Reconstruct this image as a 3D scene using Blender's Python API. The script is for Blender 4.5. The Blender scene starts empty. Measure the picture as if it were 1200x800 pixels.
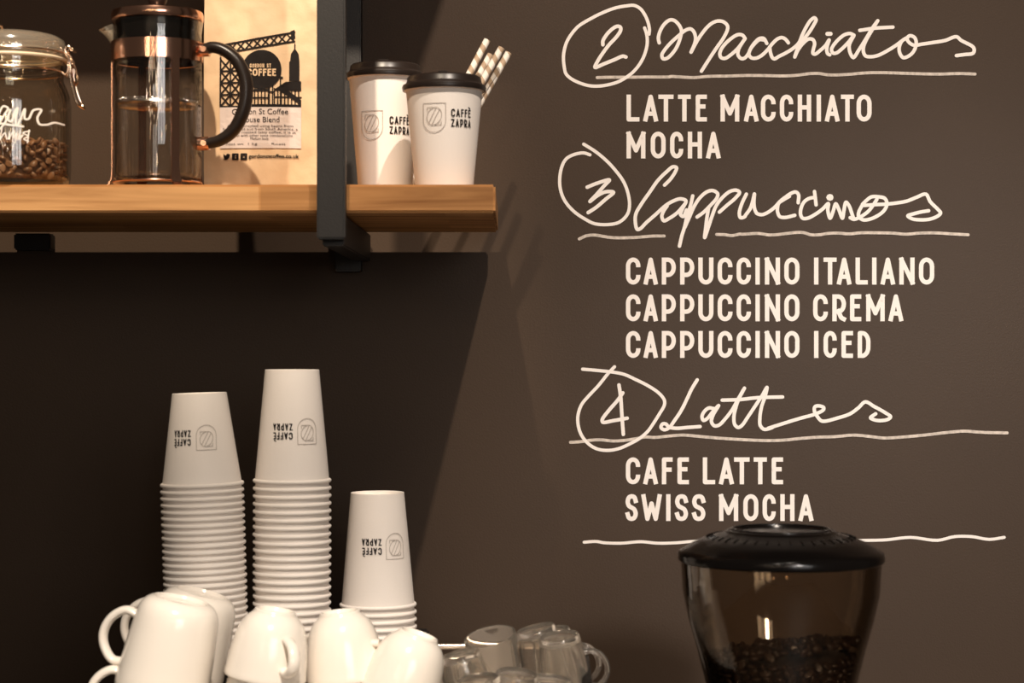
import bpy, bmesh, math, random
from mathutils import Vector, Matrix, noise

random.seed(7)
PI = math.pi
S = bpy.context.scene
C = S.collection

# ------------------------------------------------------------------ camera
H = 1.70            # eye height above the floor
K = 1.4             # a 70 mm view: depths below are written for 50 mm and stretched by K
D = 1.86            # camera to menu wall before stretching (the wall face is the plane y = 0)
F = 1200 * 50 / 36
cd = bpy.data.cameras.new('camera')
cd.lens = 50*K; cd.sensor_width = 36; cd.clip_start = .05
cd.dof.use_dof = True; cd.dof.focus_distance = 1.84*K; cd.dof.aperture_fstop = 8.0
cam = bpy.data.objects.new('camera', cd); C.objects.link(cam)
cam.location = (0, -D*K, H); cam.rotation_euler = (PI/2, 0, 0)
S.camera = cam

# ------------------------------------------------------------------ view + light
vs = S.view_settings
vs.view_transform = 'Standard'; vs.look = 'None'; vs.gamma = 1; vs.exposure = 0.0
vs.use_curve_mapping = False

w = bpy.data.worlds.new('world'); S.world = w; w.use_nodes = True
w.node_tree.nodes['Background'].inputs[0].default_value = (1.0, .80, .62, 1)
w.node_tree.nodes['Background'].inputs[1].default_value = .05

def look_at(o, tgt):
    d = Vector(tgt) - o.location
    o.rotation_euler = d.to_track_quat('-Z', 'Y').to_euler()

def lamp(name, kind, loc, tgt, energy, col, **kw):
    l = bpy.data.lights.new(name, kind); l.energy = energy; l.color = col
    for k, v in kw.items(): setattr(l, k, v)
    o = bpy.data.objects.new(name, l); C.objects.link(o); o.location = loc
    if tgt: look_at(o, tgt)
    return o

# the ceiling spotlight that throws the hard shelf shadows
lamp('spot_lamp', 'SPOT', (.46, -1.20*K, H+2.12), (.36, 0, H+.08), 265, (1, .86, .73),
     spot_size=math.radians(38), spot_blend=.6, shadow_soft_size=.022)
lamp('spot_lamp', 'SPOT', (-.37, -1.20*K, H+2.12), (-.47, -.12, H+.22), 400, (1, .83, .64),
     spot_size=math.radians(25), spot_blend=.75, shadow_soft_size=.022)
# a second ceiling-track spot beside the viewer, turned to the lower right of the menu wall
lamp('spot_lamp', 'SPOT', (.75, -2.9, H+.55), (.66, 0, H-.42), 165, (1, .92, .86),
     spot_size=math.radians(34), spot_blend=.9, shadow_soft_size=.10)
lamp('spot_lamp', 'SPOT', (-.05, -2.1, H+1.55), (-.19, -.76, H-.46), 290, (1, .88, .75),  # added unseen spot, only to brighten the mugs, cups and glasses
     spot_size=math.radians(24), spot_blend=.75, shadow_soft_size=.05)
# the tall window bays at the front of the cafe, a little to the right
for k, (x, ww) in enumerate(((.95, .55), (1.65, .55), (2.35, .55))):
    lamp('front_window_daylight', 'AREA', (x, -5.8, H+.95), (.15, 0, H-.1), 16, (.98, .95, .93),
         shape='RECTANGLE', size=ww, size_y=1.7)
# pendant bulbs hanging over the room behind the camera
for (x, y, z, e) in ((-1.1, -2.5, .75, 9), (-.5, -3.0, .9, 7), (.25, -2.6, 1.0, 8), (.9, -3.2, .85, 7), (-1.7, -3.4, .8, 8), (1.6, -2.8, .95, 7), (-.8, -1.9, 1.0, 3), (-.2, -2.1, 1.15, 3), (.5, -2.0, 1.2, 3), (.15, -3.6, .7, 4), (-1.3, -3.9, .65, 4), (1.1, -4.1, .7, 4),
                     (-.9, -2.9, .5, 2.5), (-.65, -3.3, .55, 2.5), (-.3, -3.6, .5, 2.5), (.05, -3.1, .62, 2.5), (.4, -3.4, .5, 2.5), (.7, -3.8, .6, 2.5), (-1.0, -4.3, .45, 2.5), (.35, -4.4, .45, 2.5)):
    lamp('pendant_bulb_light', 'POINT', (x, y-1.1, H+z), None, e*.6, (1, .76, .52), shadow_soft_size=.045)

# ------------------------------------------------------------------ helpers
def W(px, py, d):           # a pixel of the frame at distance d from the camera -> world point
    return Vector(((px-600)/F*d, (d-D)*K, H+(400-py)/F*d))

def nodes(name):
    m = bpy.data.materials.new(name); m.use_nodes = True
    nt = m.node_tree
    return m, nt, nt.nodes['Principled BSDF']

def pbr(name, col, rough=.5, metal=0, bump=0, bscale=200, var=0, vscale=8, **kw):
    m, nt, b = nodes(name)
    b.inputs['Base Color'].default_value = (*col, 1)
    b.inputs['Roughness'].default_value = rough
    b.inputs['Metallic'].default_value = metal
    for k, v in kw.items(): b.inputs[k].default_value = v
    tc = nt.nodes.new('ShaderNodeTexCoord')
    if var:
        n = nt.nodes.new('ShaderNodeTexNoise'); n.inputs['Scale'].default_value = vscale; n.inputs['Detail'].default_value = 6
        nt.links.new(tc.outputs['Object'], n.inputs['Vector'])
        r = nt.nodes.new('ShaderNodeValToRGB')
        r.color_ramp.elements[0].position = .3; r.color_ramp.elements[1].position = .7
        r.color_ramp.elements[0].color = (*[c*(1-var) for c in col], 1)
        r.color_ramp.elements[1].color = (*[min(1, c*(1+var)) for c in col], 1)
        nt.links.new(n.outputs['Fac'], r.inputs['Fac']); nt.links.new(r.outputs['Color'], b.inputs['Base Color'])
    if bump:
        n2 = nt.nodes.new('ShaderNodeTexNoise'); n2.inputs['Scale'].default_value = bscale; n2.inputs['Detail'].default_value = 4
        nt.links.new(tc.outputs['Object'], n2.inputs['Vector'])
        bn = nt.nodes.new('ShaderNodeBump'); bn.inputs['Strength'].default_value = bump; bn.inputs['Distance'].default_value = .002
        nt.links.new(n2.outputs['Fac'], bn.inputs['Height']); nt.links.new(bn.outputs['Normal'], b.inputs['Normal'])
    return m

def thin_glass(name, tint, rough=.02, refl=1.0, f0=.05, edge=0.0, haze=0.0, hcol=(.9, .8, .66)):
    """thin clear wall: passes light straight through, mirrors more towards grazing; edge deepens the tint along longer paths"""
    m, nt, b = nodes(name)
    out = nt.nodes['Material Output']; nt.nodes.remove(b)
    L = nt.links.new
    lw = nt.nodes.new('ShaderNodeLayerWeight'); lw.inputs['Blend'].default_value = .5
    pw = nt.nodes.new('ShaderNodeMath'); pw.operation = 'POWER'; pw.inputs[1].default_value = 4.5
    L(lw.outputs['Facing'], pw.inputs[0])
    ma = nt.nodes.new('ShaderNodeMath'); ma.operation = 'MULTIPLY_ADD'; ma.inputs[1].default_value = .85-f0; ma.inputs[2].default_value = f0
    L(pw.outputs[0], ma.inputs[0])
    t = nt.nodes.new('ShaderNodeBsdfTransparent'); t.inputs[0].default_value = (*tint, 1)
    if edge:
        p2 = nt.nodes.new('ShaderNodeMath'); p2.operation = 'POWER'; p2.inputs[1].default_value = 2.5; L(lw.outputs['Facing'], p2.inputs[0])
        mc = nt.nodes.new('ShaderNodeMix'); mc.data_type = 'RGBA'
        mc.inputs[6].default_value = (*tint, 1); mc.inputs[7].default_value = (*[c*(1-edge) for c in tint], 1)
        L(p2.outputs[0], mc.inputs[0]); L(mc.outputs[2], t.inputs[0])
    g = nt.nodes.new('ShaderNodeBsdfGlossy'); g.inputs['Roughness'].default_value = rough; g.inputs['Color'].default_value = (refl, refl, refl, 1)
    mx = nt.nodes.new('ShaderNodeMixShader'); L(ma.outputs[0], mx.inputs[0]); L(g.outputs[0], mx.inputs[2])
    if haze:
        df = nt.nodes.new('ShaderNodeBsdfDiffuse'); df.inputs[0].default_value = (*hcol, 1)
        m2 = nt.nodes.new('ShaderNodeMixShader'); m2.inputs[0].default_value = haze
        L(t.outputs[0], m2.inputs[1]); L(df.outputs[0], m2.inputs[2]); L(m2.outputs[0], mx.inputs[1])
    else: L(t.outputs[0], mx.inputs[1])
    L(mx.outputs[0], out.inputs[0])
    return m

def solid_glass(name, tint, rough=0.0):
    m, nt, b = nodes(name)
    b.inputs['Base Color'].default_value = (*tint, 1); b.inputs['Roughness'].default_value = rough
    b.inputs['Transmission Weight'].default_value = 1; b.inputs['IOR'].default_value = 1.48
    return m

def brightened_glass(name):      # solid glass with a pale diffuse haze mixed in to brighten it
    m, nt, b = nodes(name)
    out = nt.nodes['Material Output']; nt.nodes.remove(b)
    g = nt.nodes.new('ShaderNodeBsdfGlass'); g.inputs['Color'].default_value = (1, .98, .95, 1); g.inputs['IOR'].default_value = 1.46; g.inputs['Roughness'].default_value = .01
    d = nt.nodes.new('ShaderNodeBsdfTranslucent'); d.inputs[0].default_value = (.95, .88, .78, 1)
    d2 = nt.nodes.new('ShaderNodeBsdfDiffuse'); d2.inputs[0].default_value = (.95, .88, .78, 1)
    a = nt.nodes.new('ShaderNodeMixShader'); a.inputs[0].default_value = .5
    nt.links.new(d.outputs[0], a.inputs[1]); nt.links.new(d2.outputs[0], a.inputs[2])
    x = nt.nodes.new('ShaderNodeMixShader'); x.inputs[0].default_value = .07
    nt.links.new(g.outputs[0], x.inputs[1]); nt.links.new(a.outputs[0], x.inputs[2]); nt.links.new(x.outputs[0], out.inputs[0])
    return m

def wood_mat():
    m, nt, b = nodes('oiled_oak')
    tc = nt.nodes.new('ShaderNodeTexCoord')
    mp = nt.nodes.new('ShaderNodeMapping'); mp.inputs['Scale'].default_value = (3.5, 55, 70)
    nt.links.new(tc.outputs['Object'], mp.inputs['Vector'])
    n = nt.nodes.new('ShaderNodeTexNoise'); n.inputs['Scale'].default_value = 1.0; n.inputs['Detail'].default_value = 7; n.inputs['Distortion'].default_value = .8
    nt.links.new(mp.outputs[0], n.inputs['Vector'])
    r = nt.nodes.new('ShaderNodeValToRGB')
    e = r.color_ramp.elements
    e[0].position = .28; e[0].color = (.27, .115, .038, 1)
    e[1].position = .72; e[1].color = (.78, .44, .19, 1)
    nt.links.new(n.outputs['Fac'], r.inputs['Fac'])
    # jointed staves: a slightly different tone per stave along the board
    br = nt.nodes.new('ShaderNodeTexBrick'); br.inputs['Scale'].default_value = 1.0
    br.inputs['Color1'].default_value = (1, 1, 1, 1); br.inputs['Color2'].default_value = (.62, .54, .46, 1)
    br.inputs['Mortar'].default_value = (.8, .72, .62, 1); br.inputs['Mortar Size'].default_value = .0012
    br.inputs['Brick Width'].default_value = .40; br.inputs['Row Height'].default_value = .06
    mp2 = nt.nodes.new('ShaderNodeMapping'); mp2.inputs['Location'].default_value = (.075, .012, 0)
    nt.links.new(tc.outputs['Object'], mp2.inputs['Vector']); nt.links.new(mp2.outputs[0], br.inputs['Vector'])
    mx = nt.nodes.new('ShaderNodeMix'); mx.data_type = 'RGBA'; mx.blend_type = 'MULTIPLY'; mx.inputs[0].default_value = 1
    nt.links.new(r.outputs[0], mx.inputs[6]); nt.links.new(br.outputs['Color'], mx.inputs[7])
    nt.links.new(mx.outputs[2], b.inputs['Base Color'])
    b.inputs['Roughness'].default_value = .6; b.inputs['Specular IOR Level'].default_value = .12
    bn = nt.nodes.new('ShaderNodeBump'); bn.inputs['Strength'].default_value = .12; bn.inputs['Distance'].default_value = .001
    nt.links.new(n.outputs['Fac'], bn.inputs['Height']); nt.links.new(bn.outputs['Normal'], b.inputs['Normal'])
    return m

M = dict(
    wall=pbr('wall_paint', (.053, .0335, .0212), .5, bump=.1, bscale=380, var=.10, vscale=2.2, **{'Specular IOR Level': .2}),
    floor=pbr('floor_concrete', (.16, .14, .12), .5, var=.2),
    paint=pbr('white_marker', (.90, .83, .77), .7),
    chalk=pbr('white_marker_thin', (.60, .52, .45), .8, var=.25, vscale=160),
    wood=wood_mat(),
    steel=pbr('black_steel', (.011, .0092, .008), .5, metal=0, bump=.1, bscale=500),
    paper=pbr('white_paper', (.83, .77, .715), .62, bump=.06, bscale=600),
    black_print=pbr('black_ink', (.012, .009, .008), .8, **{'Specular IOR Level': .15}),
    grey_print=pbr('grey_ink', (.42, .37, .33), .6),
    lid=pbr('black_plastic', (.016, .011, .009), .32, **{'Specular IOR Level': .3}),
    gloss_black=pbr('glossy_black_plastic', (.005, .004, .0035), .17, **{'Specular IOR Level': .28}),
    ceramic=pbr('cream_ceramic', (.90, .83, .74), .16, **{'Coat Weight': .3, 'Coat Roughness': .08}),
    copper=pbr('copper', (.86, .50, .36), .17, metal=1),
    clip=pbr('clip_wire', (.88, .66, .50), .22, metal=1),
    kraft=pbr('kraft_paper', (.61, .42, .25), .62, bump=.25, bscale=90, var=.07, vscale=30),
    sticker=pbr('clear_label', (.60, .50, .45), .35),
    bean=pbr('roasted_bean', (.23, .115, .058), .38, var=.35, vscale=60),
    dark_bean=pbr('dark_roasted_bean', (.035, .018, .011), .35, var=.3, vscale=60),
    rubber=pbr('seal_rubber', (.85, .68, .48), .5),
    jar_glass=thin_glass('jar_glass', (.97, .95, .90), .03, 1, .05, .5),
    beaker_glass=thin_glass('beaker_glass', (.97, .96, .94), .02, 1, .05, .5),
    hopper=thin_glass('smoked_plastic', (.82, .75, .66), .035, .9, .07, .92),
    lid_glass=thin_glass('thick_glass', (.95, .90, .80), .10, 1, .26, .3, .18),  # warm diffuse haze stands in for bright reflections in the jar lid
    cup_glass=brightened_glass('clear_glass'),
    straw_a=pbr('straw_white', (.86, .79, .70), .7),
    straw_b=pbr('straw_kraft', (.46, .33, .22), .7),
    tray=pbr('worn_steel_tray', (.66, .60, .54), .42, metal=.8),
    chrome=pbr('brushed_steel', (.72, .62, .52), .25, metal=1),
    shade=pbr('spring_steel', (.75, .70, .66), .2, metal=1),
    counter=pbr('counter_top', (.06, .05, .042), .35, var=.2),
)

def finish(bm, name, mat, parent=None, smooth=True, loc=None, angle=40):
    me = bpy.data.meshes.new(name)
    bmesh.ops.recalc_face_normals(bm, faces=bm.faces[:])
    bm.to_mesh(me); bm.free()
    if smooth:
        for p in me.polygons: p.use_smooth = True
        try: me.set_sharp_from_angle(angle=math.radians(angle))
        except Exception: pass
    for m in (mat if isinstance(mat, (list, tuple)) else [mat]): me.materials.append(m)
    o = bpy.data.objects.new(name, me); C.objects.link(o)
    if parent: o.parent = parent
    if loc is not None: o.location = loc
    return o

def thing(name, label, cat, loc=(0, 0, 0), group=None):
    o = bpy.data.objects.new(name, None); C.objects.link(o); o.location = loc
    o.empty_display_size = .02
    tag(o, label, cat, group)
    return o

def tag(o, label, cat, group=None, kind=None):
    o['label'] = label; o['category'] = cat
    if group: o['group'] = group
    if kind: o['kind'] = kind
    return o

def add_lathe(bm, prof, seg=48, mi=0, cx=0, cy=0):
    rings = []
    for r, z in prof:
        if r < 1e-6: rings.append([bm.verts.new((cx, cy, z))])
        else: rings.append([bm.verts.new((cx+r*math.cos(2*PI*i/seg), cy+r*math.sin(2*PI*i/seg), z)) for i in range(seg)])
    for a, b in zip(rings, rings[1:]):
        for i in range(seg):
            j = (i+1) % seg
            if len(a) == 1 and len(b) == 1: continue
            if len(a) == 1: f = bm.faces.new((a[0], b[i], b[j]))
            elif len(b) == 1: f = bm.faces.new((a[i], a[j], b[0]))
            else: f = bm.faces.new((a[i], a[j], b[j], b[i]))
            f.material_index = mi

def lathe(prof, seg=48):
    bm = bmesh.new(); add_lathe(bm, prof, seg); return bm

def add_box(bm, x0, x1, y0, y1, z0, z1, bev=0):
    r = bmesh.ops.create_cube(bm, size=1, matrix=Matrix.Translation(((x0+x1)/2, (y0+y1)/2, (z0+z1)/2)) @ Matrix.Diagonal((x1-x0, y1-y0, z1-z0, 1)))
    if bev:
        es = list({e for v in r['verts'] for e in v.link_edges})
        bmesh.ops.bevel(bm, geom=es, offset=bev, segments=2, affect='EDGES', clamp_overlap=True)

def box(*a, **k):
    bm = bmesh.new(); add_box(bm, *a, **k); return bm

def catmull(pts, n=8, closed=False):
    P = [Vector(p) for p in pts]
    if len(P) < 3: return P
    out = []
    N = len(P)
    rng = range(N) if closed else range(N-1)
    for i in rng:
        p1, p2 = P[i], P[(i+1) % N]
        p0 = P[(i-1) % N] if (closed or i > 0) else p1*2-p2
        p3 = P[(i+2) % N] if (closed or i < N-2) else p2*2-p1
        # centripetal form keeps tight corners from looping
        def d(a, b): return max((a-b).length, 1e-9)**.5
        t1 = d(p0, p1); t2 = t1+d(p1, p2); t3 = t2+d(p2, p3)
        for k in range(n):
            t = t1+(t2-t1)*k/n
            a1 = p0*((t1-t)/t1)+p1*(t/t1)
            a2 = p1*((t2-t)/(t2-t1))+p2*((t-t1)/(t2-t1))
            a3 = p2*((t3-t)/(t3-t2))+p3*((t-t2)/(t3-t2))
            b1 = a1*((t2-t)/t2)+a2*(t/t2)
            b2 = a2*((t3-t)/(t3-t1))+a3*((t-t1)/(t3-t1))
            out.append(b1*((t2-t)/(t2-t1))+b2*((t-t1)/(t2-t1)))
    if not closed: out.append(P[-1])
    return out

def add_tube(bm, pts, r, seg=10, closed=False, flat=1.0, smooth=6, mi=0):
    P = catmull(pts, smooth, closed) if smooth else [Vector(p) for p in pts]
    N = len(P); rings = []
    up = None
    for i in range(N):
        a = P[i-1] if (i > 0 or closed) else P[i]
        b = P[(i+1) % N] if (i < N-1 or closed) else P[i]
        t = (b-a).normalized()
        if up is None:
            up = Vector((0, 0, 1)) if abs(t.z) < .9 else Vector((0, 1, 0))
        n = (up-t*up.dot(t)).normalized(); up = n
        bb = t.cross(n)
        rr = r(i/(N-1)) if callable(r) else r
        rings.append([bm.verts.new(P[i]+n*rr*math.cos(2*PI*k/seg)+bb*rr*flat*math.sin(2*PI*k/seg)) for k in range(seg)])
    M_ = N if closed else N-1
    for i in range(M_):
        A, B = rings[i], rings[(i+1) % N]
        for k in range(seg):
            f = bm.faces.new((A[k], A[(k+1) % seg], B[(k+1) % seg], B[k])); f.material_index = mi
    if not closed:
        bm.faces.new(rings[0][::-1]); bm.faces.new(rings[-1])

def tube(pts, r, **k):
    bm = bmesh.new(); add_tube(bm, pts, r, **k); return bm

# ---- painted strokes: flat ribbons laid on a surface through a map f(u, v, lift) -> point
LIFT = [0]
def add_ribbon(bm, P, hw, f, cap='round', closed=False):
    """P: 2-D points; one strip wherever the path turns gently, broken at corners with a disc."""
    LIFT[0] = (LIFT[0]+1) % 24
    h = LIFT[0]*1.2e-5
    st = 2.5e-6 if len(P) > 30 else 9e-6
    P = [Vector((p[0], p[1])) for p in P]
    Q = [P[0]]
    for p in P[1:]:
        if (p-Q[-1]).length > 1e-7: Q.append(p)
    P = Q
    if len(P) < 2: return
    N = len(P)
    def disc(c, extra):
        vs_ = [bm.verts.new(f(c.x+hw*math.cos(2*PI*k/14), c.y+hw*math.sin(2*PI*k/14), h+extra)) for k in range(14)]
        bm.faces.new(vs_)
    if closed: P = P+[P[0]]; N += 1
    if cap == 'square' and not closed:
        P[0] = P[0]+(P[0]-P[1]).normalized()*hw; P[-1] = P[-1]+(P[-1]-P[-2]).normalized()*hw
    segs = [(P[i+1]-P[i]).normalized() for i in range(N-1)]
    prev = None
    for i in range(N-1):
        t = segs[i]; n = Vector((-t.y, t.x))
        if prev is None:
            n0 = n
            if closed and i == 0 and segs[-1].dot(t) > .6:
                m = (Vector((-segs[-1].y, segs[-1].x))+n).normalized(); n0 = m/max(.5, m.dot(n))
            a, b = (bm.verts.new(f(*(P[i]+n0*hw), h+st*i)), bm.verts.new(f(*(P[i]-n0*hw), h+st*i)))
        else: a, b = prev
        if i < N-2 or closed:
            t2 = segs[i+1] if i < N-2 else segs[0]
            if t.dot(t2) > .6:
                m = (n+Vector((-t2.y, t2.x))).normalized(); n1 = m/max(.5, m.dot(n)); brk = False
            else: n1 = n; brk = True
        else: n1 = n; brk = False
        c, d = bm.verts.new(f(*(P[i+1]+n1*hw), h+st*(i+.8))), bm.verts.new(f(*(P[i+1]-n1*hw), h+st*(i+.8)))
        bm.faces.new((a, b, d, c))
        prev = None if brk else (c, d)
        if brk: disc(P[i+1], st*(i+.5)+4e-6)
    if cap == 'round' and not closed:
        disc(P[0], -3e-6); disc(P[-1], st*N+3e-6)

def arc(cx, cy, rx, ry, a0, a1, n=12):
    return [(cx+rx*math.cos(math.radians(a0+(a1-a0)*i/n)), cy+ry*math.sin(math.radians(a0+(a1-a0)*i/n))) for i in range(n+1)]

_S = catmull([(1, .80), (.88, .94), (.5, 1), (.12, .93), (0, .76), (.14, .59), (.5, .5), (.86, .40), (1, .23), (.88, .07), (.5, 0), (.13, .06), (0, .20)], 4)
_bowl = [(0, 1), (.42, 1)]+arc(.42, .665, .58, .335, 90, -90)+[(0, .33)]
GL = {   # strokes in a unit box; (path, closed)
    'A': [([(0, 0), (.5, 1), (1, 0)], 0), ([(.17, .25), (.83, .25)], 0)],
    'C': [([(1, .67)]+arc(.5, .72, .5, .28, 0, 180)+arc(.5, .28, .5, .28, 180, 360)+[(1, .33)], 0)],
    'D': [([(0, 0), (0, 1), (.30, 1)]+arc(.30, .60, .70, .40, 90, 0)+arc(.30, .40, .70, .40, 0, -90)+[(0, 0)], 0)],
    'E': [([(1, 1), (0, 1), (0, 0), (1, 0)], 0), ([(0, .57), (.80, .57)], 0)],
    'F': [([(1, 1), (0, 1), (0, 0)], 0), ([(0, .55), (.85, .55)], 0)],
    'G': [([(1, .70)]+arc(.5, .72, .5, .28, 0, 180)+arc(.5, .28, .5, .28, 180, 360)+[(1, .45), (.62, .45)], 0)],
    'H': [([(0, 0), (0, 1)], 0), ([(1, 0), (1, 1)], 0), ([(0, .53), (1, .53)], 0)],
    'I': [([(.5, 0), (.5, 1)], 0)],
    'L': [([(0, 1), (0, 0), (1, 0)], 0)],
    'M': [([(0, 0), (0, 1)], 0), ([(0, 1), (.5, .26), (1, 1)], 0), ([(1, 1), (1, 0)], 0)],
    'N': [([(0, 0), (0, 1)], 0), ([(0, 1), (1, 0)], 0), ([(1, 0), (1, 1)], 0)],
    'O': [(arc(.5, .70, .5, .30, 0, 180)+arc(.5, .30, .5, .30, 180, 360), 1)],
    'P': [([(0, 0), (0, 1)], 0), (_bowl, 0)],
    'R': [([(0, 0), (0, 1)], 0), (_bowl, 0), (catmull([(.40, .35), (.55, .22), (.72, .07), (1, 0)], 4), 0)],
    'S': [(_S, 0)],
    'T': [([(0, 1), (1, 1)], 0), ([(.5, 1), (.5, 0)], 0)],
    'U': [([(0, 1), (0, .28)]+arc(.5, .28, .5, .28, 180, 360)+[(1, 1)], 0)],
    'W': [([(0, 1), (.24, 0), (.5, .68), (.76, 0), (1, 1)], 0)],
    'Z': [([(0, 1), (1, 1), (0, 0), (1, 0)], 0)],
}
WID = dict(A=.53, C=.54, D=.50, E=.44, F=.42, G=.54, H=.52, I=.17, L=.46, M=.69, N=.56, O=.56, P=.52, R=.52, S=.50, T=.50, U=.56, W=.76, Z=.50)

def add_glyph(bm, ch, x0, x1, y0, y1, sw, f):
    """letter in the box x0..x1, y0..y1 (y up) with stroke width sw"""
    base = {'È': 'E'}.get(ch, ch); hw = sw/2
    for path, cl in GL[base]:
        P = [(x0+hw+p[0]*(x1-x0-sw), y0+hw+p[1]*(y1-y0-sw)) for p in path]
        add_ribbon(bm, P, hw, f, 'round' if ch == 'O' else 'flat' if ch in 'cCG' else 'square', bool(cl))
    if ch == 'È':
        xm = (x0+x1)/2; hh = y1-y0
        add_ribbon(bm, [(xm-.14*hh, y1+.26*hh), (xm+.08*hh, y1+.13*hh)], hw*.8, f, 'square')

GL['c'] = [([(1, .70), (1, .72)]+arc(.5, .72, .5, .28, 0, 180)+arc(.5, .28, .5, .28, 180, 360)+[(1, .30)], 0)]; WID['c'] = .54
def add_word(bm, s, x0, y0, h, sw, f, wscale=1.0, gap=.15, total=None):
    ws = [(.36 if c == ' ' else WID[{'È': 'E'}.get(c, c)])*h*wscale for c in s]
    g = gap*h
    if total:
        k = (total-g*(len(s)-1))/sum(ws); ws = [a*k for a in ws]
    x = x0
    for c, wd in zip(s, ws):
        if c != ' ': add_glyph(bm, 'c' if c == 'C' else c, x, x+wd, y0, y0+h, sw, f)
        x += wd+g
    return x

def font_mesh(s, size, align='LEFT', bold=0.0, width=None):
    cu = bpy.data.curves.new('t', 'FONT'); cu.body = s; cu.size = size; cu.align_x = align; cu.offset = bold; cu.resolution_u = 3
    o = bpy.data.objects.new('t', cu); C.objects.link(o)
    dg = bpy.context.evaluated_depsgraph_get(); dg.update()
    me = bpy.data.meshes.new_from_object(o.evaluated_get(dg))
    vs_ = [v.co.copy() for v in me.vertices]; fs = [tuple(p.vertices) for p in me.polygons]
    bpy.data.objects.remove(o); bpy.data.curves.remove(cu); bpy.data.meshes.remove(me)
    if width and vs_:
        x0 = min(v.x for v in vs_); x1 = max(v.x for v in vs_)
        k = width/(x1-x0)
        for v in vs_: v.x = (v.x-(x0 if align == 'LEFT' else (x0+x1)/2))*k
    return vs_, fs

def add_font(bm, s, size, ox, oy, f, lift=0, **k):
    vs_, fs = font_mesh(s, size, **k)
    B = [bm.verts.new(f(ox+v.x, oy+v.y, lift)) for v in vs_]
    for p in fs:
        try: bm.faces.new([B[i] for i in p])
        except ValueError: pass

ORD = ['topmost', 'second', 'third', 'fourth', 'fifth', 'sixth', 'seventh', 'eighth', 'ninth', 'tenth', 'eleventh', 'twelfth', 'thirteenth',
       'fourteenth', 'fifteenth', 'sixteenth', 'seventeenth', 'eighteenth', 'nineteenth', 'twentieth', 'twenty-first', 'twenty-second',
       'twenty-third', 'twenty-fourth', 'twenty-fifth', 'twenty-sixth', 'twenty-seventh', 'twenty-eighth', 'twenty-ninth', 'thirtieth']

# ------------------------------------------------------------------ the room
o = finish(box(-3.2, 3.2, 0, .12, 0, 3.9), 'wall_back', M['wall'], smooth=False); o['kind'] = 'structure'
o = finish(box(-3.2, 3.2, -6, .12, -.08, 0), 'floor', M['floor'], smooth=False); o['kind'] = 'structure'
CT = .88   # counter top height
t = thing('back_counter', 'long counter under the menu wall carrying the espresso machine and the grinder', 'counter', (0, -.43, 0))
finish(box(-1.5, 1.5, -.43, .428, CT-.04, CT, bev=.004), 'countertop', M['counter'], t, smooth=False)
finish(box(-1.48, 1.48, -.40, .428, 0, CT-.04), 'cabinet_body', M['steel'], t, smooth=False)

# ------------------------------------------------------------------ wall shelf: two boards on a black steel frame
ZT = H+.1711; ZB = H+.1404          # the shelf board in view
YF = (1.55-D)*K; YB = -.031*K
t = thing('wall_shelf', 'oiled wooden wall shelf hung on black steel uprights, holding the jar, press and cups', 'shelf', (0, YB, ZB))
def P0(o): o.matrix_parent_inverse = Matrix.Translation(-o.parent.location); return o     # children built in world space
XR = (580.5-600)/F*1.55
board = P0(finish(box(-1.10, XR, YF, YB, ZB, ZT, bev=.0025), 'shelf_board', M['wood'], t, smooth=False))
UB = H+.80
P0(finish(box(-1.10, XR+.045, YF, YB, UB, UB+.031, bev=.0025), 'shelf_board', M['wood'], t, smooth=False))
px0, px1 = (371-600)/F*1.535, (404.5-600)/F*1.535
P0(finish(box(px0, px1, (1.535-D)*K, YF, H+(400-280)/F*1.535, UB+.2, bev=.002), 'front_upright', M['steel'], t, smooth=False))
P0(finish(box(px0+.004, px1-.004, YF+.004, -.012, ZB-.036, ZB-.001, bev=.0015), 'shelf_arm', M['steel'], t, smooth=False))
P0(finish(box(px0+.004, px1-.004, YF+.004, -.012, UB-.036, UB-.001, bev=.0015), 'shelf_arm', M['steel'], t, smooth=False))
rx0, rx1 = (404-600)/F*1.84, (423-600)/F*1.84
P0(finish(box(rx0-.012, rx1, -.030, 0, ZB-.050, UB+.2, bev=.0015), 'rear_upright', M['steel'], t, smooth=False))
lx0, lx1 = (16-600)/F*1.84, (59-600)/F*1.84
P0(finish(box(lx0, lx1, -.028, 0, ZB-.022, ZB-.0005, bev=.002), 'wall_bracket', M['steel'], t, smooth=False))

# ------------------------------------------------------------------ menu lettering painted on the wall
def wall_map(u, v, h): return Vector(((u-600)/F*D, -.0004-h, H+(400-v)/F*D))      # u, v in pixels of the frame (v down)
def wall_up(u, v, h): return wall_map(u, -v, h)                                   # letters use y up

def S_(cx, cy, k, pts): return [(cx+x/k, cy+y/k) for x, y in pts]
A1 = (650, 0, 8); A2 = (760, 0, 8); A3 = (880, 0, 8); A4 = (1000, 0, 8)
B1 = (645, 160, 6.153); B2 = (735, 180, 7.273); B3 = (870, 200, 8); B4 = (990, 200, 8)
C1 = (660, 420, 7.273); C2 = (765, 430, 7.5); C3 = (900, 450, 7.5); C4 = (650, 420, 3.478); C5 = (900, 420, 3.477)

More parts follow.
